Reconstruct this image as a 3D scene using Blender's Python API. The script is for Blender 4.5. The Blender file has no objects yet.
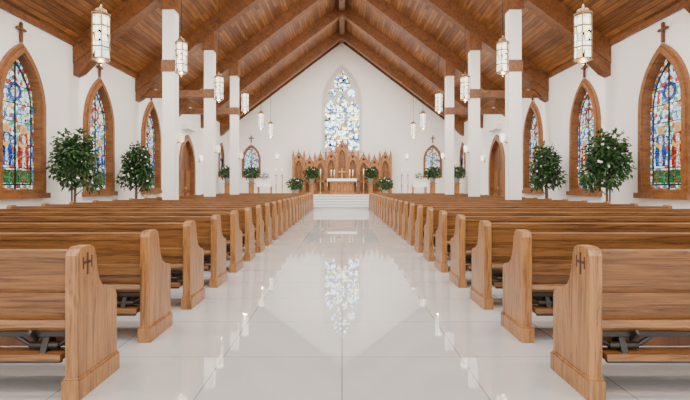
import bpy, math, random
from mathutils import Matrix, Vector
random.seed(4)
C = bpy.context
scene = C.scene
coll = scene.collection

# ------------------------------------------------------------ materials
def nm(name):
    m = bpy.data.materials.new(name); m.use_nodes = True
    nt = m.node_tree; b = nt.nodes["Principled BSDF"]
    return m, nt, b
def simple(name, col, rough=0.5, metal=0.0, emit=None, es=0.0):
    m, nt, b = nm(name)
    b.inputs["Base Color"].default_value = (*col, 1)
    b.inputs["Roughness"].default_value = rough
    b.inputs["Metallic"].default_value = metal
    if emit:
        b.inputs["Emission Color"].default_value = (*emit, 1)
        b.inputs["Emission Strength"].default_value = es
    return m
def ramp(nt, stops, interp='LINEAR'):
    r = nt.nodes.new("ShaderNodeValToRGB"); r.color_ramp.interpolation = interp
    e = r.color_ramp.elements
    e[0].position, e[0].color = stops[0][0], (*stops[0][1], 1)
    e[1].position, e[1].color = stops[1][0], (*stops[1][1], 1)
    for p, c in stops[2:]:
        x = e.new(p); x.color = (*c, 1)
    return r
def wood(name, scale, dark, light, rough=0.4, rnd=True, fine=(1, 4, 4)):
    m, nt, b = nm(name)
    tc = nt.nodes.new("ShaderNodeTexCoord"); mp = nt.nodes.new("ShaderNodeMapping")
    mp.inputs["Scale"].default_value = scale
    nt.links.new(tc.outputs["Object"], mp.inputs["Vector"])
    if rnd:
        oi = nt.nodes.new("ShaderNodeObjectInfo"); mul = nt.nodes.new("ShaderNodeMath"); mul.operation = 'MULTIPLY'
        mul.inputs[1].default_value = 37.0
        nt.links.new(oi.outputs["Random"], mul.inputs[0])
        nt.links.new(mul.outputs[0], mp.inputs["Location"])
    n = nt.nodes.new("ShaderNodeTexNoise"); n.inputs["Scale"].default_value = 1.0
    n.inputs["Detail"].default_value = 8; n.inputs["Roughness"].default_value = 0.7
    n.inputs["Distortion"].default_value = 1.2
    nt.links.new(mp.outputs[0], n.inputs["Vector"])
    mid = tuple((a + c) / 2 for a, c in zip(dark, light))
    r = ramp(nt, [(0.37, dark), (0.60, light), (0.46, mid)])
    nt.links.new(n.outputs["Fac"], r.inputs[0])
    nt.links.new(r.outputs[0], b.inputs["Base Color"])
    bp = nt.nodes.new("ShaderNodeBump"); bp.inputs["Strength"].default_value = 0.12; bp.inputs["Distance"].default_value = 0.01
    nt.links.new(n.outputs["Fac"], bp.inputs["Height"]); nt.links.new(bp.outputs[0], b.inputs["Normal"])
    b.inputs["Roughness"].default_value = rough
    return m
w_long = wood("oak_long_grain", (1.6, 26, 34), (0.062, 0.022, 0.006), (0.215, 0.092, 0.025), 0.33)
w_end = wood("oak_end_panel", (26, 22, 2.0), (0.11, 0.041, 0.011), (0.33, 0.150, 0.046), 0.33)
w_beam = wood("beam_wood", (5, 5, 5), (0.075, 0.024, 0.006), (0.18, 0.066, 0.016), 0.5, False)
w_win = wood("window_frame_wood", (8, 8, 2), (0.12, 0.043, 0.012), (0.25, 0.101, 0.029), 0.45, False)
w_dark = wood("dark_carved_wood", (7, 7, 2), (0.08, 0.026, 0.008), (0.17, 0.06, 0.018), 0.5, False)
w_rere = wood("reredos_wood", (7, 7, 2), (0.20, 0.073, 0.016), (0.37, 0.155, 0.038), 0.45, False)
inlay = simple("carved_inlay", (0.05, 0.018, 0.008), 0.6)
metal = simple("dark_iron", (0.035, 0.03, 0.028), 0.4, 0.6)
bronze = simple("lantern_bronze", (0.22, 0.15, 0.08), 0.35, 0.8)
brass = simple("brass", (0.55, 0.36, 0.12), 0.3, 1.0)
white = simple("white_marble", (0.84, 0.84, 0.84), 0.25)
riser = simple("step_riser_marble_shaded", (0.42, 0.42, 0.43), 0.3)  # riser shade painted into the marble colour so the step lines show
cloth = simple("altar_cloth", (0.85, 0.84, 0.82), 0.8)
stone = simple("window_tracery_paint", (0.62, 0.60, 0.57), 0.6)
leaf = simple("leaf_green", (0.014, 0.05, 0.010), 0.4)
leaf2 = simple("leaf_green_light", (0.035, 0.10, 0.02), 0.4)
petal = simple("white_petal", (0.85, 0.83, 0.8), 0.6)
bark = simple("bark", (0.12, 0.075, 0.045), 0.8)
potm = simple("pot_glaze", (0.25, 0.22, 0.2), 0.5)
candle = simple("candle_wax", (0.85, 0.8, 0.68), 0.5)
flame = simple("candle_flame", (1, 0.8, 0.4), 0.5, 0, (1, 0.7, 0.3), 8)

m, nt, b = nm("wall_plaster"); wall_m = m
n = nt.nodes.new("ShaderNodeTexNoise"); n.inputs["Scale"].default_value = 0.8
r = ramp(nt, [(0.3, (0.82, 0.81, 0.79)), (0.7, (0.86, 0.85, 0.83))])
nt.links.new(n.outputs[0], r.inputs[0]); nt.links.new(r.outputs[0], b.inputs["Base Color"])
b.inputs["Roughness"].default_value = 0.85

# floor
m, nt, b = nm("polished_white_tile"); floor_m = m
tc = nt.nodes.new("ShaderNodeTexCoord")
br = nt.nodes.new("ShaderNodeTexBrick"); br.offset = 0.0; br.squash = 1.0
br.inputs["Scale"].default_value = 1.0
br.inputs["Brick Width"].default_value = 0.9; br.inputs["Row Height"].default_value = 0.9
br.inputs["Mortar Size"].default_value = 0.0035; br.inputs["Mortar Smooth"].default_value = 0.0
br.inputs["Color1"].default_value = (0.49, 0.495, 0.50, 1); br.inputs["Color2"].default_value = (0.52, 0.525, 0.53, 1)
br.inputs["Mortar"].default_value = (0.18, 0.18, 0.18, 1)
mp = nt.nodes.new("ShaderNodeMapping"); mp.inputs["Location"].default_value = (0, 0.1, 0)
nt.links.new(tc.outputs["Object"], mp.inputs[0]); nt.links.new(mp.outputs[0], br.inputs["Vector"])
n = nt.nodes.new("ShaderNodeTexNoise"); n.inputs["Scale"].default_value = 1.3; n.inputs["Detail"].default_value = 5
nt.links.new(tc.outputs["Object"], n.inputs["Vector"])
r = ramp(nt, [(0.35, (0.94, 0.94, 0.945)), (0.65, (1, 1, 1))]); nt.links.new(n.outputs[0], r.inputs[0])
mx = nt.nodes.new("ShaderNodeMix"); mx.data_type = 'RGBA'; mx.blend_type = 'MULTIPLY'; mx.inputs[0].default_value = 1
nt.links.new(br.outputs["Color"], mx.inputs[6]); nt.links.new(r.outputs[0], mx.inputs[7])
nt.links.new(mx.outputs[2], b.inputs["Base Color"])
b.inputs["Roughness"].default_value = 0.02; b.inputs["IOR"].default_value = 3.3

# ceiling planks (UV)
m, nt, b = nm("ceiling_planks"); ceil_m = m
uv = nt.nodes.new("ShaderNodeUVMap"); uv.uv_map = "UVMap"
br = nt.nodes.new("ShaderNodeTexBrick"); br.offset = 0.37; br.inputs["Scale"].default_value = 1.0
br.inputs["Brick Width"].default_value = 2.6; br.inputs["Row Height"].default_value = 0.16
br.inputs["Mortar Size"].default_value = 0.010; br.inputs["Mortar Smooth"].default_value = 0.2
br.inputs["Color1"].default_value = (0.15, 0.055, 0.013, 1); br.inputs["Color2"].default_value = (0.38, 0.165, 0.046, 1)
br.inputs["Mortar"].default_value = (0.04, 0.013, 0.004, 1)
nt.links.new(uv.outputs[0], br.inputs["Vector"])
mp = nt.nodes.new("ShaderNodeMapping"); mp.inputs["Scale"].default_value = (1.2, 16, 1)
nt.links.new(uv.outputs[0], mp.inputs[0])
n = nt.nodes.new("ShaderNodeTexNoise"); n.inputs["Scale"].default_value = 1; n.inputs["Detail"].default_value = 5
nt.links.new(mp.outputs[0], n.inputs["Vector"])
r = ramp(nt, [(0.35, (0.5, 0.42, 0.34)), (0.65, (1, 1, 1))]); nt.links.new(n.outputs[0], r.inputs[0])
mx = nt.nodes.new("ShaderNodeMix"); mx.data_type = 'RGBA'; mx.blend_type = 'MULTIPLY'; mx.inputs[0].default_value = 1
nt.links.new(br.outputs["Color"], mx.inputs[6]); nt.links.new(r.outputs[0], mx.inputs[7])
nt.links.new(mx.outputs[2], b.inputs["Base Color"]); b.inputs["Roughness"].default_value = 0.45

def glass(name, palette, scale, strength, lead=0.035, randomness=0.8, stretch=(1, 1, 1)):
    m = bpy.data.materials.new(name); m.use_nodes = True; nt = m.node_tree
    nt.nodes.clear()
    out = nt.nodes.new("ShaderNodeOutputMaterial")
    tc = nt.nodes.new("ShaderNodeTexCoord"); mp = nt.nodes.new("ShaderNodeMapping"); mp.inputs["Scale"].default_value = stretch
    nt.links.new(tc.outputs["Object"], mp.inputs[0])
    v = nt.nodes.new("ShaderNodeTexVoronoi"); v.voronoi_dimensions = '3D'; v.inputs["Scale"].default_value = scale
    v.inputs["Randomness"].default_value = randomness
    v2 = nt.nodes.new("ShaderNodeTexVoronoi"); v2.feature = 'DISTANCE_TO_EDGE'; v2.inputs["Scale"].default_value = scale
    v2.inputs["Randomness"].default_value = randomness
    nt.links.new(mp.outputs[0], v.inputs["Vector"]); nt.links.new(mp.outputs[0], v2.inputs["Vector"])
    sep = nt.nodes.new("ShaderNodeSeparateColor"); nt.links.new(v.outputs["Color"], sep.inputs[0])
    st = [(i / len(palette), c) for i, c in enumerate(palette)]
    r = ramp(nt, st, 'CONSTANT'); nt.links.new(sep.outputs[0], r.inputs[0])
    ls = nt.nodes.new("ShaderNodeMath"); ls.operation = 'GREATER_THAN'; ls.inputs[1].default_value = lead
    nt.links.new(v2.outputs["Distance"], ls.inputs[0])
    mu = nt.nodes.new("ShaderNodeMath"); mu.operation = 'MULTIPLY'; mu.inputs[1].default_value = strength
    nt.links.new(ls.outputs[0], mu.inputs[0])
    em = nt.nodes.new("ShaderNodeEmission"); nt.links.new(r.outputs[0], em.inputs[0]); nt.links.new(mu.outputs[0], em.inputs[1])
    gl = nt.nodes.new("ShaderNodeBsdfGlossy"); gl.inputs["Roughness"].default_value = 0.15; gl.inputs["Color"].default_value = (0.04, 0.04, 0.04, 1)
    ad = nt.nodes.new("ShaderNodeAddShader"); nt.links.new(em.outputs[0], ad.inputs[0]); nt.links.new(gl.outputs[0], ad.inputs[1])
    nt.links.new(ad.outputs[0], out.inputs[0])
    return m
g_field = glass("stained_glass_field", [(0.55, 0.78, 0.95), (0.2, 0.5, 0.8), (0.8, 0.9, 0.95), (0.05, 0.14, 0.42),
    (0.35, 0.62, 0.6), (0.8, 0.68, 0.25), (0.65, 0.85, 0.97), (0.10, 0.28, 0.16), (0.6, 0.8, 0.92), (0.45, 0.05, 0.02), (0.75, 0.88, 0.9)], 11.0, 2.0, 0.045)
g_border = glass("stained_glass_border", [(0.03, 0.08, 0.35), (0.55, 0.75, 0.85), (0.12, 0.35, 0.2), (0.7, 0.32, 0.05), (0.05, 0.2, 0.5), (0.42, 0.04, 0.02), (0.8, 0.85, 0.8)], 13, 1.4, 0.06, 0.3)
g_big = glass("stained_glass_chancel", [(0.85, 0.93, 1), (0.35, 0.62, 0.9), (0.9, 0.75, 0.25), (0.03, 0.09, 0.32), (0.9, 0.95, 1), (0.3, 0.16, 0.04), (0.06, 0.18, 0.1), (1, 1, 1), (0.6, 0.8, 0.95)], 5.5, 5.5, 0.06)
g_lamp = glass("lantern_glass", [(1.0, 0.93, 0.78), (1, 0.88, 0.62), (0.95, 0.92, 0.85), (0.7, 0.5, 0.22), (1, 0.92, 0.75), (0.55, 0.6, 0.5)], 11, 3.8, 0.03, 0.2, (1, 1, 0.6))
g_red = glass("glass_red", [(0.5, 0.03, 0.02), (0.35, 0.02, 0.02), (0.62, 0.12, 0.04)], 12, 1.3, .05)
g_blue = glass("glass_blue", [(0.03, 0.09, 0.42), (0.06, 0.2, 0.6), (0.02, 0.05, 0.3)], 12, 1.3, .05)
g_white = glass("glass_white", [(0.85, 0.85, 0.78), (0.7, 0.75, 0.75), (0.9, 0.85, 0.65)], 12, 1.3, .05)
g_gold = simple("glass_gold", (0, 0, 0), 0.3, 0, (0.8, 0.45, 0.06), 1.3)
g_skin = simple("glass_skin", (0, 0, 0), 0.3, 0, (0.6, 0.32, 0.18), 1.2)
g_green = glass("glass_green", [(0.03, 0.15, 0.05), (0.08, 0.25, 0.1), (0.2, 0.12, 0.04)], 14, 1.2, .05)

# ------------------------------------------------------------ mesh builder
class MB:
    def __init__(s): s.v = []; s.f = []; s.mi = []; s.mats = []; s.sm = []
    def mid(s, m):
        if m not in s.mats: s.mats.append(m)
        return s.mats.index(m)
    def add(s, verts, faces, mat, M=None, smooth=False):
        o = len(s.v); k = s.mid(mat)
        for p in verts:
            p = Vector(p)
            s.v.append(M @ p if M else p)
        for f in faces:
            s.f.append([i + o for i in f]); s.mi.append(k); s.sm.append(smooth)
    def box(s, x0, x1, y0, y1, z0, z1, mat, M=None):
        vs = [(x0,y0,z0),(x1,y0,z0),(x1,y1,z0),(x0,y1,z0),(x0,y0,z1),(x1,y0,z1),(x1,y1,z1),(x0,y1,z1)]
        s.add(vs, [(0,3,2,1),(4,5,6,7),(0,1,5,4),(1,2,6,5),(2,3,7,6),(3,0,4,7)], mat, M)
    def prism(s, pts, a0, a1, mat, axis='X', M=None):
        n = len(pts)
        def mk(p, a):
            if axis == 'X': return (a, p[0], p[1])
            if axis == 'Y': return (p[0], a, p[1])
            return (p[0], p[1], a)
        vs = [mk(p, a0) for p in pts] + [mk(p, a1) for p in pts]
        fs = [tuple(range(n))[::-1], tuple(range(n, 2 * n))] + [(i, (i + 1) % n, n + (i + 1) % n, n + i) for i in range(n)]
        s.add(vs, fs, mat, M)
    def lathe(s, prof, n, mat, M=None, smooth=True, rot=0.0):
        vs = []; fs = []
        for r, z in prof:
            for i in range(n):
                a = 2 * math.pi * i / n + rot
                vs.append((r * math.cos(a), r * math.sin(a), z))
        for j in range(len(prof) - 1):
            for i in range(n):
                fs.append((j * n + i, j * n + (i + 1) % n, (j + 1) * n + (i + 1) % n, (j + 1) * n + i))
        fs.append(tuple(range(n))[::-1]); k = (len(prof) - 1) * n; fs.append(tuple(range(k, k + n)))
        s.add(vs, fs, mat, M, smooth)
    def tube(s, p0, p1, r0, r1, mat, n=8, M=None):
        p0 = Vector(p0); p1 = Vector(p1); d = p1 - p0
        q = d.to_track_quat('Z', 'Y').to_matrix().to_4x4(); T = Matrix.Translation(p0) @ q
        if M: T = M @ T
        s.lathe([(r0, 0), (r1, d.length)], n, mat, T)
    def mesh(s, me, mat, M=None):
        s.add([v.co.copy() for v in me.vertices], [tuple(p.vertices) for p in me.polygons], mat, M)
    def build(s, name):
        me = bpy.data.meshes.new(name + "_mesh")
        me.from_pydata([tuple(p) for p in s.v], [], s.f)
        for m in s.mats: me.materials.append(m)
        me.polygons.foreach_set("material_index", s.mi)
        me.polygons.foreach_set("use_smooth", s.sm)
        me.update(); return me
def place(name, me, M=None, bevel=0):
    o = bpy.data.objects.new(name, me); coll.objects.link(o)
    if M: o.matrix_world = M
    if bevel:
        bm = o.modifiers.new("bevel", 'BEVEL'); bm.width = bevel; bm.segments = 2; bm.limit_method = 'ANGLE'
    return o
def T(x, y, z): return Matrix.Translation((x, y, z))

def plate(loops, z0, z1):
    cu = bpy.data.curves.new("tmp", 'CURVE'); cu.dimensions = '2D'; cu.fill_mode = 'BOTH'; cu.extrude = (z1 - z0) / 2
    for lp in loops:
        sp = cu.splines.new('POLY'); sp.points.add(len(lp) - 1)
        for i, p in enumerate(lp): sp.points[i].co = (p[0], p[1], 0, 1)
        sp.use_cyclic_u = True
    o = bpy.data.objects.new("tmp", cu); coll.objects.link(o)
    C.view_layer.update()
    me = bpy.data.meshes.new_from_object(o.evaluated_get(C.evaluated_depsgraph_get()))
    bpy.data.objects.remove(o)
    for v in me.vertices: v.co.z += (z0 + z1) / 2
    return me
def arch(cx, v0, w, spring, top, n=10):
    a = w / 2; bb = top - spring; R = (a * a + bb * bb) / (2 * a)
    th = math.asin(min(1, bb / R)); 
    pts = [(cx - a, v0), (cx + a, v0)]
    for i in range(n + 1):
        t = th * i / n; pts.append((cx + a - R + R * math.cos(t), spring + R * math.sin(t)))
    for i in range(n - 1, -1, -1):
        t = th * i / n; pts.append((cx - a + R - R * math.cos(t), spring + R * math.sin(t)))
    return pts
def circ(cx, cy, r, n=24): return [(cx + r * math.cos(2 * math.pi * i / n), cy + r * math.sin(2 * math.pi * i / n)) for i in range(n)]

# orientation matrices: local u,v,w -> world
def ML(y, z): return Matrix(((0,0,1,-W),(1,0,0,y),(0,1,0,z),(0,0,0,1)))
def MR(y, z): return Matrix(((0,0,-1,W),(-1,0,0,y),(0,1,0,z),(0,0,0,1)))
def MBK(x, z): return Matrix(((1,0,0,x),(0,0,-1,D),(0,1,0,z),(0,0,0,1)))

W = 8.0; D = 32.0; EAVE = 5.6; SL = 0.76; RIDGE = EAVE + SL * W; Y0 = -6.0
SILL = 1.2
# ------------------------------------------------------------ shell
mb = MB(); mb.box(-W-.3, W+.3, Y0, D+.3, -0.2, 0, floor_m)
place("floor", mb.build("floor"))
# ceiling slopes
L = math.hypot(W + .3, SL * (W + .3))
me = bpy.data.meshes.new("ceiling_mesh")
e = W + .3; ez = RIDGE - SL * e
vs = []; fs = []
for sgn in (-1, 1):
    o = len(vs)
    vs += [(sgn*e, Y0, ez), (sgn*e, D+.3, ez), (0, D+.3, RIDGE), (0, Y0, RIDGE),
           (sgn*e, Y0, ez+.25), (sgn*e, D+.3, ez+.25), (0, D+.3, RIDGE+.25), (0, Y0, RIDGE+.25)]
    fs += [(o,o+1,o+2,o+3),(o+4,o+5,o+6,o+7),(o,o+1,o+5,o+4),(o,o+3,o+7,o+4),(o+1,o+2,o+6,o+5)]
me.from_pydata(vs, [], fs); uvl = me.uv_layers.new(name="UVMap")
for p in me.polygons:
    for li in p.loop_indices:
        co = me.vertices[me.loops[li].vertex_index].co
        uvl.data[li].uv = (co.y, abs(co.x) / e * L)
me.materials.append(ceil_m); place("ceiling", me)

win_y = [7.2, 11.4, 15.1, 19.2]
doors_y = 23.7
def rect(a, b, c, d): return [(a, c), (b, c), (b, d), (a, d)]
OW, OH, SP = 1.46, 3.40, 2.05
for side, MF, nm_ in ((-1, ML, "wall_left"), (1, MR, "wall_right")):
    loops = [rect(Y0, D, 0, EAVE)]
    for y in win_y + [27.6]: loops.append(arch(y, SILL, OW, SILL + SP, SILL + OH))
    loops.append(arch(30.4, 2.0, 1.0, 3.1, 4.0))
    loops.append(arch(doors_y, 0.005, 2.0, 2.3, 3.7))
    me = plate(loops, -0.3, 0)
    mb = MB(); mb.mesh(me, wall_m)
    me2 = mb.build(nm_)
    if side < 0: M = ML(0, 0)
    else:
        for v in me2.vertices: v.co.x = -v.co.x
        me2.flip_normals(); M = MR(0, 0)
    place(nm_, me2, M)
# back wall w/ gable
BWX = 6.3
big_w, big_v0, big_s, big_t = 2.6, 3.75, 7.0, 9.6
loops = [[(-W, 0), (W, 0), (W, EAVE), (0, RIDGE), (-W, EAVE)],
         arch(0, big_v0, big_w, big_s, big_t), arch(-BWX, 2.0, 1.05, 3.1, 4.0), arch(BWX, 2.0, 1.05, 3.1, 4.0)]
mb = MB(); mb.mesh(plate(loops, -0.3, 0), wall_m)
place("wall_back", mb.build("wall_back"), MBK(0, 0))

# ------------------------------------------------------------ windows
def fig(mb, cx, v0, h, robe, sash):
    w = lambda pts, a, b_, m: mb.prism([(cx+p[0]*h, v0+p[1]*h) for p in pts], a, b_, m, 'Z')
    w([(-.17,0),(.16,0),(.19,.3),(.15,.55),(.14,.74),(.05,.79),(-.05,.79),(-.14,.74),(-.17,.5),(-.2,.25)], -.105, -.10, robe)
    w([(-.05,.02),(.08,.02),(.04,.4),(.07,.7),(0,.76),(-.06,.7),(-.02,.4)], -.10, -.095, sash)
    w([(-.17,.5),(-.02,.42),(.1,.52),(.1,.58),(-.02,.5),(-.15,.6)], -.095, -.092, g_gold)
    mb.prism(circ(cx, v0+.87*h, .115*h, 16), -.105, -.10, g_gold, 'Z')
    mb.prism(circ(cx, v0+.855*h, .062*h, 12), -.10, -.095, g_skin, 'Z')
def window_side(figs):
    mb = MB()
    mb.mesh(plate([arch(0, -.16, OW+.36, SP, OH+.24), arch(0, .02, OW-.06, SP, OH-.04)], -.28, .09), w_win)
    mb.mesh(plate([arch(0, -.10, OW+.22, SP, OH+.15), arch(0, .02, OW-.02, SP, OH-.0)], .085, .13), w_win)
    mb.box(-OW/2-.24, OW/2+.24, -.22, -.08, -.0, .17, w_win)
    mb.mesh(plate([arch(0, .02, OW-.06, SP, OH-.04), arch(0, .14, OW-.28, SP, OH-.22)], -.13, -.12), g_border)
    mb.mesh(plate([arch(0, .14, OW-.28, SP, OH-.22)], -.13, -.12), g_field)
    mb.mesh(plate([arch(0, .125, OW-.26, SP, OH-.20), arch(0, .155, OW-.32, SP, OH-.25)], -.12, -.10), metal)
    mb.box(-.014, .014, .02, OH-.08, -.12, -.09, metal)
    for v in (.55, 1.15, 1.7, 2.15, 2.6): mb.box(-OW/2+.04, OW/2-.04, v-.009, v+.009, -.12, -.095, metal)
    if figs:
        fig(mb, -.30, .6, 1.05, figs[0], figs[1]); fig(mb, .30, .55, 1.12, figs[2], figs[3])
        mb.prism(rect(-OW/2+.16, OW/2-.16, .17, .5), -.115, -.11, g_green, 'Z')
        mb.mesh(plate([circ(0, 2.45, .24), circ(0, 2.45, .15)], -.115, -.105), figs[0])
        mb.prism(circ(0, 2.45, .15), -.115, -.11, g_white, 'Z')
    return mb.build("window")
wa = window_side((g_blue, g_white, g_red, g_white)); wb = window_side((g_red, g_white, g_blue, g_white)); wc = window_side(None)
k = 1
for i, y in enumerate(win_y + [27.6]):
    me = [wa, wa, wb, wb, wc][i]
    place("window_%d" % k, me, ML(y, SILL)); k += 1
    place("window_%d" % k, me, MR(y, SILL)); k += 1
mb = MB()
mb.mesh(plate([arch(0, -.12, 1.3, 1.1, 2.18), arch(0, .02, 1.0, 1.1, 1.97)], -.28, .08), w_win)
mb.mesh(plate([arch(0, 0, 1.02, 1.1, 1.98)], -.13, -.12), g_field)
mb.box(-.02, .02, .0, 1.95, -.12, -.08, w_win)
for v in (.5, 1.05): mb.box(-.5, .5, v-.015, v+.015, -.12, -.09, metal)
sm = mb.build("window_small")
for M in (ML(30.4, 2), MR(30.4, 2), MBK(-BWX, 2), MBK(BWX, 2)):
    place("window_%d" % k, sm, M); k += 1
# big chancel window
mb = MB(); H = big_t - big_v0; S = big_s - big_v0
mb.mesh(plate([arch(0, -.10, big_w+.2, S, H+.14), arch(0, .04, big_w-.08, S, H-.04)], -.28, .08), stone)
holes = [arch(-.82, .08, .76, 2.75, 3.55), arch(0, .08, .78, 3.2, 4.02), arch(.82, .08, .76, 2.75, 3.55),
         circ(0, 4.74, .56), circ(-.66, 4.02, .29, 16), circ(.66, 4.02, .29, 16), circ(0, 5.46, .12, 12)]
mb.mesh(plate([arch(0, 0, big_w-.06, S, H-.03)] + holes, -.2, -.12), stone)
mb.mesh(plate([arch(0, 0, big_w-.05, S, H-.03)], -.22, -.21), g_big)
for v in (.8, 1.45, 2.1, 2.7): mb.box(-1.2, 1.2, v-.02, v+.02, -.2, -.16, metal)
for x in (-.82, 0, .82): mb.box(x-.015, x+.015, .1, 3.4 if x else 3.9, -.2, -.17, metal)
mb.mesh(plate([circ(0, 4.74, .34, 20), circ(0, 4.74, .29, 20)], -.2, -.15), metal)
mb.box(-.025, .025, 4.2, 5.28, -.2, -.14, metal); mb.box(-.54, .54, 4.715, 4.765, -.2, -.14, metal)
place("window_%d" % k, mb.build("chancel_window"), MBK(0, big_v0))

# doors
mb = MB()
mb.mesh(plate([arch(0, 0, 2.4, 2.3, 3.95), arch(0, -.01, 1.94, 2.3, 3.66)], -.28, .08), w_win)
for s in (-1, 1):
    half = [p for p in arch(0, .02, 1.92, 2.3, 3.62) if p[0]*s > .015]
    pts = sorted([p for p in half if p[1] > .03], key=lambda p: p[1])
    mb.mesh(plate([[(s*.02, .02)] + [(s*.96, .02)] + pts + [(s*.02, 3.6)]], -.2, -.12), w_dark)
    for v0, v1 in ((.2, .95), (1.1, 2.1)):
        mb.box(min(s*.18, s*.8), max(s*.18, s*.8), v0, v1, -.12, -.09, w_win)
    mb.tube((s*.1, 1.0, -.06), (s*.1, 1.25, -.06), .015, .015, brass)
dm = mb.build("door")
place("door_1", dm, ML(doors_y, 0.0)); place("door_2", dm, MR(doors_y, 0.0))

# baseboards
for s, n_ in ((-1, "left"), (1, "right")):
    mb = MB()
    for a, c in [(Y0, doors_y-1.2), (doors_y+1.2, D)]: mb.box(min(s*W, s*(W-.03)), max(s*W, s*(W-.03)), a, c, 0, .18, w_win)
    place("baseboard_" + n_, mb.build("bb"))

# ------------------------------------------------------------ trusses
tr_y = [-2.6, 1.5, 5.6, 9.735, 13.855, 17.975, 22.095, 26.2, 30.3]
for i, y in enumerate(tr_y):
    mb = MB()
    q = .66; t = .20
    mb.prism([(-W+.0, EAVE), (0, RIDGE), (W, EAVE), (W, EAVE-q), (0, RIDGE-q), (-W, EAVE-q)], y-t, y+t, w_beam, 'Y')
    for s in (-1, 1):
        mb.prism([(s*W, EAVE-q+.1), (s*(W-.55), EAVE-q+.45), (s*(W-.75), EAVE-q+.3), (s*(W-.2), EAVE-q-.25), (s*W, EAVE-q-.35)], y-t+.03, y+t-.03, w_beam, 'Y')
        if 15 < y < 24: mb.box(min(s*5.38, s*7.99), max(s*5.38, s*7.99), y-.12, y+.12, 4.75, 5.02, w_beam)
    place("roof_truss", mb.build("roof_truss"))
mb = MB(); mb.prism([(-W, EAVE), (0, RIDGE), (W, EAVE), (W, EAVE-.4), (0, RIDGE-.4), (-W, EAVE-.4)], D-.12, D-.001, w_beam, 'Y'); place("trim_3", mb.build("gable_trim"))
mb = MB(); mb.box(-.16, .16, Y0, D-.13, RIDGE-.5, RIDGE-.12, w_beam); place("ridge_beam", mb.build("ridge_beam"))
for s, n_ in ((-1, 1), (1, 2)):
    mb = MB(); mb.box(min(s*(W-.07), s*W), max(s*(W-.07), s*W), Y0, D-.01, EAVE-.14, EAVE+.02, w_beam)
    place("trim_%d" % n_, mb.build("eave_trim"))
# added fill lights in made-up housings, hidden on the altar side of each truss
mb = MB(); mb.box(-.9, .9, -.07, .07, 0, .05, white); fx = mb.build("added_housing")
for y in tr_y:
    for x in (-6.3, -3.2, -1.3, 1.3, 3.2, 6.3):
        if y > 30: continue
        z = RIDGE - SL*abs(x) - .38
        M = T(x, y+.29, z) @ Matrix.Rotation(math.atan(SL)*(1 if x > 0 else -1), 4, 'Y')
        place("added_light_housing", fx, M)
        l = bpy.data.lights.new("added_fill_light", 'AREA'); l.shape = 'RECTANGLE'; l.size = 1.7; l.size_y = .12
        l.energy = 160; l.color = (1, .935, .85)
        o = bpy.data.objects.new("added_fill_light", l); coll.objects.link(o); o.matrix_world = M @ T(0, 0, -.01)

# columns
CX = 5.16
for y in (13.855, 17.975, 22.095):
    for s in (-1, 1):
        mb = MB(); h = .18; top = RIDGE - SL*CX - .66
        mb.box(-h, h, -h, h, 0, top+.12, wall_m)
        mb.box(-h-.03, h+.03, -h-.03, h+.03, 0, .3, wall_m)
        mb.box(-h-.05, h+.05, -h-.05, h+.05, top-.55, top-.32, w_beam)
        mb.box(-h-.03, h+.03, -h-.03, h+.03, 4.70, 5.05, w_beam)
        # wooden corbel under the truss
        mb.prism([(-h-.04, top-.32), (h+.04, top-.32), (h+.04, top-SL*s*(h+.04)+.04), (-h-.04, top+SL*s*(h+.04)+.04)], -h-.04, h+.04, w_beam, 'Y')
        mb.tube((-s*(h), -.0, 2.6), (-s*(h+.14), 0, 2.66), .02, .02, brass)
        mb.lathe([(.02, 0), (.07, .03), (.085, .2), (.06, .26)], 12, g_lamp, T(-s*(h+.15), 0, 2.62))
        place("column", mb.build("column"), T(s*CX, y, 0))
# wall sconces near the chancel
mb = MB(); mb.box(-.06, .06, -.03, 0, 0, .3, brass); mb.tube((0, -.03, .08), (0, -.14, .12), .015, .015, brass)
mb.lathe([(.03, .1), (.09, .14), (.10, .36), (.07, .42)], 12, g_lamp, T(0, -.15, 0)); sc = mb.build("sconce")
for x in (-4.5, 4.5): place("wall_sconce", sc, T(x, D, 3.1))
for s in (-1, 1):
    for y in (21.3, 25.7): place("wall_sconce", sc, T(s*W, y, 2.6) @ Matrix.Rotation(-s*math.pi/2, 4, 'Z'))

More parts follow.
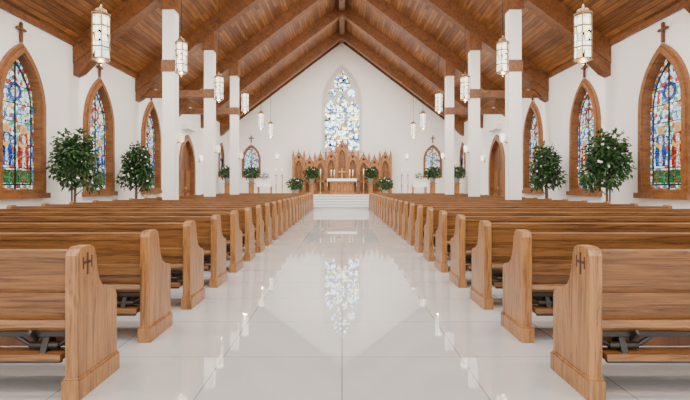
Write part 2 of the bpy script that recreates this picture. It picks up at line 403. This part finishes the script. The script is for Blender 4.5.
# ------------------------------------------------------------ pews
PH = .925
def pew_mesh(L, mark):
    mb = MB()
    prof = [(0, 0), (.48, 0), (.48, .53), (.465, .57), (.42, .59), (.35, .605), (.285, .64), (.245, .695), (.22, .77), (.205, .86), (.185, .905), (.15, PH), (.06, PH), (.02, PH-.012), (0, PH-.05)]
    for x0 in (0, L-.08):
        mb.prism(prof, x0, x0+.08, w_end, 'X')
        mb.box(x0-.014, x0+.094, -.014, .494, 0, .12, w_end)
        mb.box(x0-.007, x0+.087, -.007, .487, .12, .135, w_end)
    a, c = .08, L-.08
    mb.prism([(.03, .89), (.085, .89), (.13, .46), (.095, .46)], a, c, w_long, 'X')       # back
    mb.prism([(.015, PH-.02), (.095, PH-.02), (.10, PH-.065), (.02, PH-.075)], a, c, w_long, 'X')    # top rail
    mb.prism([(.040, .64), (.09, .64), (.10, .55), (.050, .55)], a, c, w_long, 'X')      # mid rail
    mb.prism([(.055, .47), (.47, .47), (.49, .455), (.49, .43), (.47, .42), (.055, .405), (.035, .43)], a, c, w_long, 'X')  # seat
    mb.box(a, c, .40, .43, .30, .42, w_long)
    mb.box(a, c, .14, .17, .28, .42, w_dark)
    # iron rails + kneeler
    mb.box(a, c, .06, .09, .365, .40, metal)
    mb.box(a+.03, c-.03, .0, .14, .235, .275, w_long)
    mb.box(a+.06, c-.06, .05, .08, .205, .235, metal)
    nb = max(3, int(L/.9))
    for i in range(nb):
        x = a + .16 + i*(c-a-.5)/(nb-1)
        mb.box(x-.018, x+.018, .10, .42, .30, .335, metal)
        mb.prism([(.03, .27), (.07, .27), (.12, .385), (.08, .385)], x-.02, x+.02, metal, 'X')
        mb.prism([(.07, .33), (.09, .36), (.02, .42), (.0, .40)], x+.05, x+.07, metal, 'X')
        mb.tube((x-.08, .075, .31), (x+.10, .075, .31), .022, .022, metal, 10)
        mb.tube((x-.08, .075, .31), (x-.17, .075, .37), .014, .014, metal, 8)
        mb.tube((x+.10, .075, .31), (x+.19, .075, .37), .014, .014, metal, 8)
        if i % 2: mb.box(x+.25, x+.31, .17, .42, .0, .42, w_end)
    if mark:
        # carved cross with flanking strokes
        mb.box(-.004, .002, .094, .112, .745, .885, inlay)
        mb.box(-.004, .002, .05, .156, .815, .833, inlay)
        for y in (.05, .146): mb.box(-.004, .002, y, y+.01, .785, .862, inlay)
    return mb
def mirror(mb):
    for p in mb.v: p.x = -p.x
    mb.f = [f[::-1] for f in mb.f]; return mb
PLn = 4.95
pr0, pr1 = pew_mesh(PLn, True).build("pew"), pew_mesh(PLn, False).build("pew")
pl0, pl1 = mirror(pew_mesh(PLn, True)).build("pew"), mirror(pew_mesh(PLn, False)).build("pew")
for i in range(23):
    y = 2.79 + 1.03*i
    place("church_pew", pr0 if i == 0 else pr1, T(1.50, y, 0), .006)
    place("church_pew", pl0 if i == 0 else pl1, T(-1.60, y, 0), .006)

# ------------------------------------------------------------ chancel
PZ = .75
mb = MB()
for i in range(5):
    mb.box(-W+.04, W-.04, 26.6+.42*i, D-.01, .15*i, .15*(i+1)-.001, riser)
    mb.box(-W+.04, W-.04, 26.6+.42*i-.03, 26.6+.42*i+.43 if i < 4 else D-.01, .15*(i+1)-.035, .15*(i+1), white)
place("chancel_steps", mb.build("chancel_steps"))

# reredos
mb = MB(); bw = .74; hs = [2.85, 2.5, 2.7, 2.9, 3.6, 2.9, 2.7, 2.5, 2.85]
n = len(hs)
top = []
for i, h in enumerate(hs):
    x0 = (i - n/2)*bw; top += [(x0+.02, h-.62), (x0+bw/2, h), (x0+bw-.02, h-.62)]
out = [(-n/2*bw, 0), (n/2*bw, 0), (n/2*bw, 2.0)] + top[::-1] + [(-n/2*bw, 2.0)]
holes = []
for i, h in enumerate(hs):
    cx = (i - n/2 + .5)*bw
    holes.append(arch(cx, .95, .46, h-1.05, h-.55))
    for s in (-1, 1): holes.append(arch(cx+s*.14, .18, .2, .62, .78))
    holes.append(circ(cx, h-.34, .09, 12))
mb.mesh(plate([out] + holes, .12, .3), w_rere)
mb.mesh(plate([out], 0, .1), w_win)
for i, h in enumerate(hs):
    cx = (i - n/2 + .5)*bw
    for s in (-1, 1):
        a = Vector((cx+s*bw/2, h-.66, .24)); b_ = Vector((cx, h+.02, .24)); mb.tube(a, b_, .045, .045, w_rere, 6)
        for t in (.25, .5, .75):
            p = a.lerp(b_, t); mb.lathe([(0, 0), (.05, .04), (.03, .08), (0, .12)], 6, w_rere, T(*(p + Vector((0, .02, 0)))) @ Matrix.Rotation(-math.pi/2, 4, 'X'))
    mb.tube((cx, h, .22), (cx, h+.28, .22), .045, .01, w_rere, 6)
    mb.mesh(plate([arch(cx-.11, .95, .2, 1.35, 1.55), arch(cx-.11, .97, .14, 1.35, 1.51)], .12, .2), w_rere)
    mb.mesh(plate([arch(cx+.11, .95, .2, 1.35, 1.55), arch(cx+.11, .97, .14, 1.35, 1.51)], .12, .2), w_rere)
    mb.box(cx-.015, cx+.015, .95, h-.6, .1, .2, w_rere); mb.box(cx-.22, cx+.22, 1.55, 1.58, .1, .2, w_rere)
for i in range(n+1):
    x = (i - n/2)*bw; h = max(hs[max(0, i-1)], hs[min(n-1, i)]) - .25
    mb.box(x-.07, x+.07, 0, h, .05, .38, w_rere)
    mb.prism([(x-.1, h), (x+.1, h), (x+.08, h+.06), (x, h+.42), (x-.08, h+.06)], .12, .32, w_rere, 'Z')
mb.box(-n/2*bw-.08, n/2*bw+.08, 0, .14, .0, .44, w_rere); mb.box(-n/2*bw-.04, n/2*bw+.04, .82, .93, .0, .38, w_rere)
place("carved_reredos", mb.build("reredos"), Matrix(((1,0,0,0),(0,0,-1,D-.26),(0,1,0,PZ),(0,0,0,1))))
def cross_mesh(h, t, mat):
    mb = MB(); w = h*.62
    mb.box(-t/2, t/2, -t/2, t/2, 0, h, mat); mb.box(-w/2, w/2, -t/2, t/2, h*.62, h*.62+t, mat)
    for x, z in ((0, h), (-w/2, h*.62+t/2), (w/2, h*.62+t/2)):
        mb.lathe([(.0, -t*.7), (t*.75, 0), (.0, t*.7)], 8, mat, T(x, 0, z))
    return mb.build("cross")
cm = cross_mesh(.48, .06, w_dark)
for y in win_y:
    for s in (-1, 1):
        place("wall_cross", cm, T(s*(W-.05), y, SILL+OH+.26) @ Matrix.Rotation(math.pi/2, 4, 'Z'))
for s in (-1, 1): place("wall_cross", cm, T(s*BWX, D-.04, 4.3))

# altar
mb = MB()
mb.box(-.85, .85, -.4, .4, 0, .1, w_rere)
mb.box(-.75, .75, -.33, .33, .1, .92, w_rere)
for i in range(4):
    x = -.57 + .38*i
    mb.mesh(plate([arch(x, .2, .26, .55, .75), arch(x, .24, .18, .55, .7)], -.33-.02, -.33+.02), w_dark, Matrix(((1,0,0,0),(0,0,1,0),(0,1,0,0),(0,0,0,1))))
mb.box(-.92, .92, -.45, .45, .92, 1.0, w_rere); mb.box(-.94, .94, -.46, .46, 1.0, 1.02, cloth)
mb.box(-.94, .94, -.47, -.46, .86, 1.02, cloth)
for s in (-1, 1): mb.box(min(s*.94, s*.95), max(s*.94, s*.95), -.47, .46, .5, 1.02, cloth)
place("altar_table", mb.build("altar"), T(0, 29.9, PZ))
place("altar_cross", cross_mesh(.7, .05, brass), T(0, 30.1, PZ+1.02))
def stick(h):
    mb = MB()
    mb.lathe([(.14, 0), (.13, .03), (.04, .08), (.025, .2), (.045, h*.5), (.022, h*.55), (.025, h-.05), (.08, h), (.08, h+.02)], 14, brass)
    mb.lathe([(.035, h+.02), (.033, h+.32)], 10, candle); mb.lathe([(.004, h+.32), (.014, h+.36), (.002, h+.42)], 8, flame)
    return mb.build("candlestick")
s1 = stick(1.25); s2 = stick(.18)
for x in (-4.3, 4.3, -3.9, 3.9, -1.4, 1.4): place("floor_candlestick", s1, T(x, 30.0, PZ))
for x in (-.7, -.5, .5, .7): place("altar_candlestick", s2, T(x, 29.95, PZ+1.02))

def shrub(mb, c, rad, nleaf, size, flowers):
    for i in range(nleaf + flowers):
        d = Vector((random.gauss(0,1), random.gauss(0,1), random.gauss(0,1))).normalized()
        rr = random.random()**.45
        if i >= nleaf: rr = .95
        lump = 1 + .22*math.sin(5*d.x+3*d.z)*math.cos(4*d.y)
        p = Vector(c) + Vector((d.x*rad[0], d.y*rad[1], d.z*rad[2]))*rr*lump
        ax = (d + Vector((random.uniform(-.8,.8), random.uniform(-.8,.8), random.uniform(-.9,.3)))).normalized()
        q = ax.to_track_quat('Y', 'Z').to_matrix().to_4x4() @ Matrix.Rotation(random.uniform(-1.2,1.2), 4, 'Y')
        M = T(*p) @ q
        if i < nleaf:
            s = size*random.uniform(.7, 1.25)
            mb.add([(0,0,0),(s*.26,s*.45,.12*s),(0,s,-.1*s),(-s*.26,s*.45,.12*s)], [(0,1,2),(0,2,3)], leaf if random.random()<.65 else leaf2, M)
        else:
            s = size*.5
            mb.lathe([(.0, 0), (s*.6, s*.3), (s*.35, s*.6), (.0, s*.5)], 6, petal, M)
def tree(h, rx, seed):
    random.seed(seed); mb = MB()
    mb.lathe([(.17, 0), (.2, .05), (.25, .42), (.27, .45), (.24, .45), (.22, .40)], 20, potm)
    mb.tube((0, 0, .35), (.03, .02, h*.5), .035, .028, bark); mb.tube((-.05, 0, .35), (-.04, -.03, h*.52), .025, .02, bark)
    for i in range(9):
        a = i*2.4; z = h*(.42+.05*i); mb.tube((.02, 0, z-.15), (math.cos(a)*rx*.6, math.sin(a)*rx*.6, z+.25), .016, .006, bark, 6)
    shrub(mb, (0, 0, h*.70), (rx*.62, rx*.62, h*.24), 520, .15, 14)
    for i in range(14):
        a = i*2.4 + random.uniform(-.3, .3); t = i/13
        rr = rx*(.62 - .35*t)*random.uniform(.75, 1.1)
        shrub(mb, (math.cos(a)*rr, math.sin(a)*rr, h*(.50+.42*t)), (rx*.34, rx*.34, h*.085), 85, .15, 3)
    return mb.build("tree")
t1, t2 = tree(2.8, .76, 3), tree(2.75, .66, 8)
for x, y, me, r_ in ((-7.05, 12.1, t1, 0), (-7.15, 16.0, t2, 1), (7.05, 12.2, t1, 2), (7.15, 16.1, t2, 3)):
    place("potted_ficus_tree", me, T(x, y, 0) @ Matrix.Rotation(r_, 4, 'Z'))
def plant(seed, fl):
    random.seed(seed); mb = MB()
    mb.lathe([(.13, 0), (.16, .04), (.2, .3), (.22, .33), (.18, .33), (.17, .28)], 16, potm)
    for i in range(6):
        a = i*1.05; mb.tube((0, 0, .28), (.2*math.cos(a), .2*math.sin(a), .6), .012, .006, bark, 5)
    shrub(mb, (0, 0, .68), (.48, .48, .34), 420, .18, fl)
    return mb.build("plant")
p1, p2 = plant(1, 4), plant(2, 22)
mb = MB(); mb.box(-.22,.22,-.22,.22,0,.06,w_rere); mb.box(-.15,.15,-.15,.15,.06,.68,w_rere); mb.box(-.21,.21,-.21,.21,.68,.74,w_rere)
stand = mb.build("plant_stand")
for x, y, me in ((-7.2, 28.9, p1), (-5.75, 29.2, p1), (5.75, 29.2, p1), (7.2, 28.9, p1), (-2.0, 30.6, p2), (1.9, 30.6, p2)):
    place("plant_stand", stand, T(x, y, PZ)); place("potted_plant", me, T(x, y, PZ+.741))
for x in (-2.95, 2.75): place("flower_arrangement", p2, T(x, 29.3, PZ))
mb = MB(); mb.box(-.45,.45,-.25,.25,.72,.78,cloth); mb.box(-.46,.46,-.26,-.25,.5,.78,cloth)
for a in (-.4,.4):
    for b_ in (-.2,.2): mb.box(a-.03,a+.03,b_-.03,b_+.03,0,.72,w_rere)
side_t = mb.build("side_table")
random.seed(5); mb = MB(); mb.lathe([(.07,0),(.1,.1),(.06,.22),(.08,.25)], 14, white); shrub(mb, (0,0,.42), (.26,.26,.2), 120, .12, 60)
fv = mb.build("flower_vase")
for x in (-4.9, 4.9):
    place("side_table", side_t, T(x, 29.2, PZ)); place("flower_vase", fv, T(x, 29.2, PZ+.781))
# air conditioners over doors
mb = MB(); mb.prism([(0,0),(.2,0),(.24,.06),(.24,.24),(.2,.28),(0,.28)], -.7, .7, white, 'X'); mb.box(-.62,.62,.18,.235,.005,.02,metal)
ac = mb.build("ac")
place("air_conditioner", ac, T(-W, doors_y, 4.15) @ Matrix.Rotation(-math.pi/2, 4, 'Z'))
place("air_conditioner", ac, T(W, doors_y, 4.15) @ Matrix.Rotation(math.pi/2, 4, 'Z'))

# ------------------------------------------------------------ lanterns
def lantern(rod):
    mb = MB(); n = 6; R = .165
    mb.lathe([(R*.95, .10), (R*.95, .88)], n, g_lamp, None, False)
    for i in range(n):
        a = 2*math.pi*i/n; x, y = R*math.cos(a), R*math.sin(a)
        mb.box(-.009, .009, -.009, .009, .08, .9, bronze, T(x, y, 0) @ Matrix.Rotation(a, 4, 'Z'))
    for z in (.09, .3, .68, .88): mb.lathe([(R+.006, z-.012), (R+.006, z+.012)], n, bronze, None, False)
    mb.lathe([(R+.02, .89), (R+.02, .91), (R*.7, .95), (R*.6, 1.0), (.03, 1.03), (.015, 1.1)], n, bronze, None, False)
    mb.lathe([(.01, -.02), (.03, 0), (.02, .02), (R*.6, .05), (R+.015, .09)], n, bronze, None, False)
    mb.tube((0, 0, 1.08), (0, 0, rod), .009, .009, metal, 6)
    return mb.build("lantern")
LX = 4.4
for d, z in ((.3, 4.0), (4.4, 3.9), (8.4, 3.52), (12.6, 4.32), (16.45, 4.3), (20.9, 4.6), (25.0, 4.35), (28.4, 4.25)):
    rod = RIDGE - SL*LX - z
    me = lantern(rod)
    for s in (-1, 1):
        place("pendant_lantern", me, T(s*LX, d, z))
        l = bpy.data.lights.new("lantern_bulb", 'POINT'); l.energy = 40; l.color = (1, .85, .65); l.shadow_soft_size = .1
        o = bpy.data.objects.new("lantern_bulb", l); coll.objects.link(o); o.location = (s*LX, d, z-.14)

# ------------------------------------------------------------ world
w = bpy.data.worlds.new("World"); scene.world = w; w.use_nodes = True
w.node_tree.nodes["Background"].inputs[0].default_value = (1.0, 0.98, 0.945, 1)
w.node_tree.nodes["Background"].inputs[1].default_value = 3.4

# ------------------------------------------------------------ camera
cam = bpy.data.cameras.new("camera"); co = bpy.data.objects.new("camera", cam); coll.objects.link(co)
cam.sensor_width = 36; cam.lens = 24; cam.clip_end = 200
co.location = (0, 0, 1.3); co.rotation_euler = (math.pi/2, 0, 0)
cam.shift_x = 3/690; cam.shift_y = -14/690
scene.camera = co
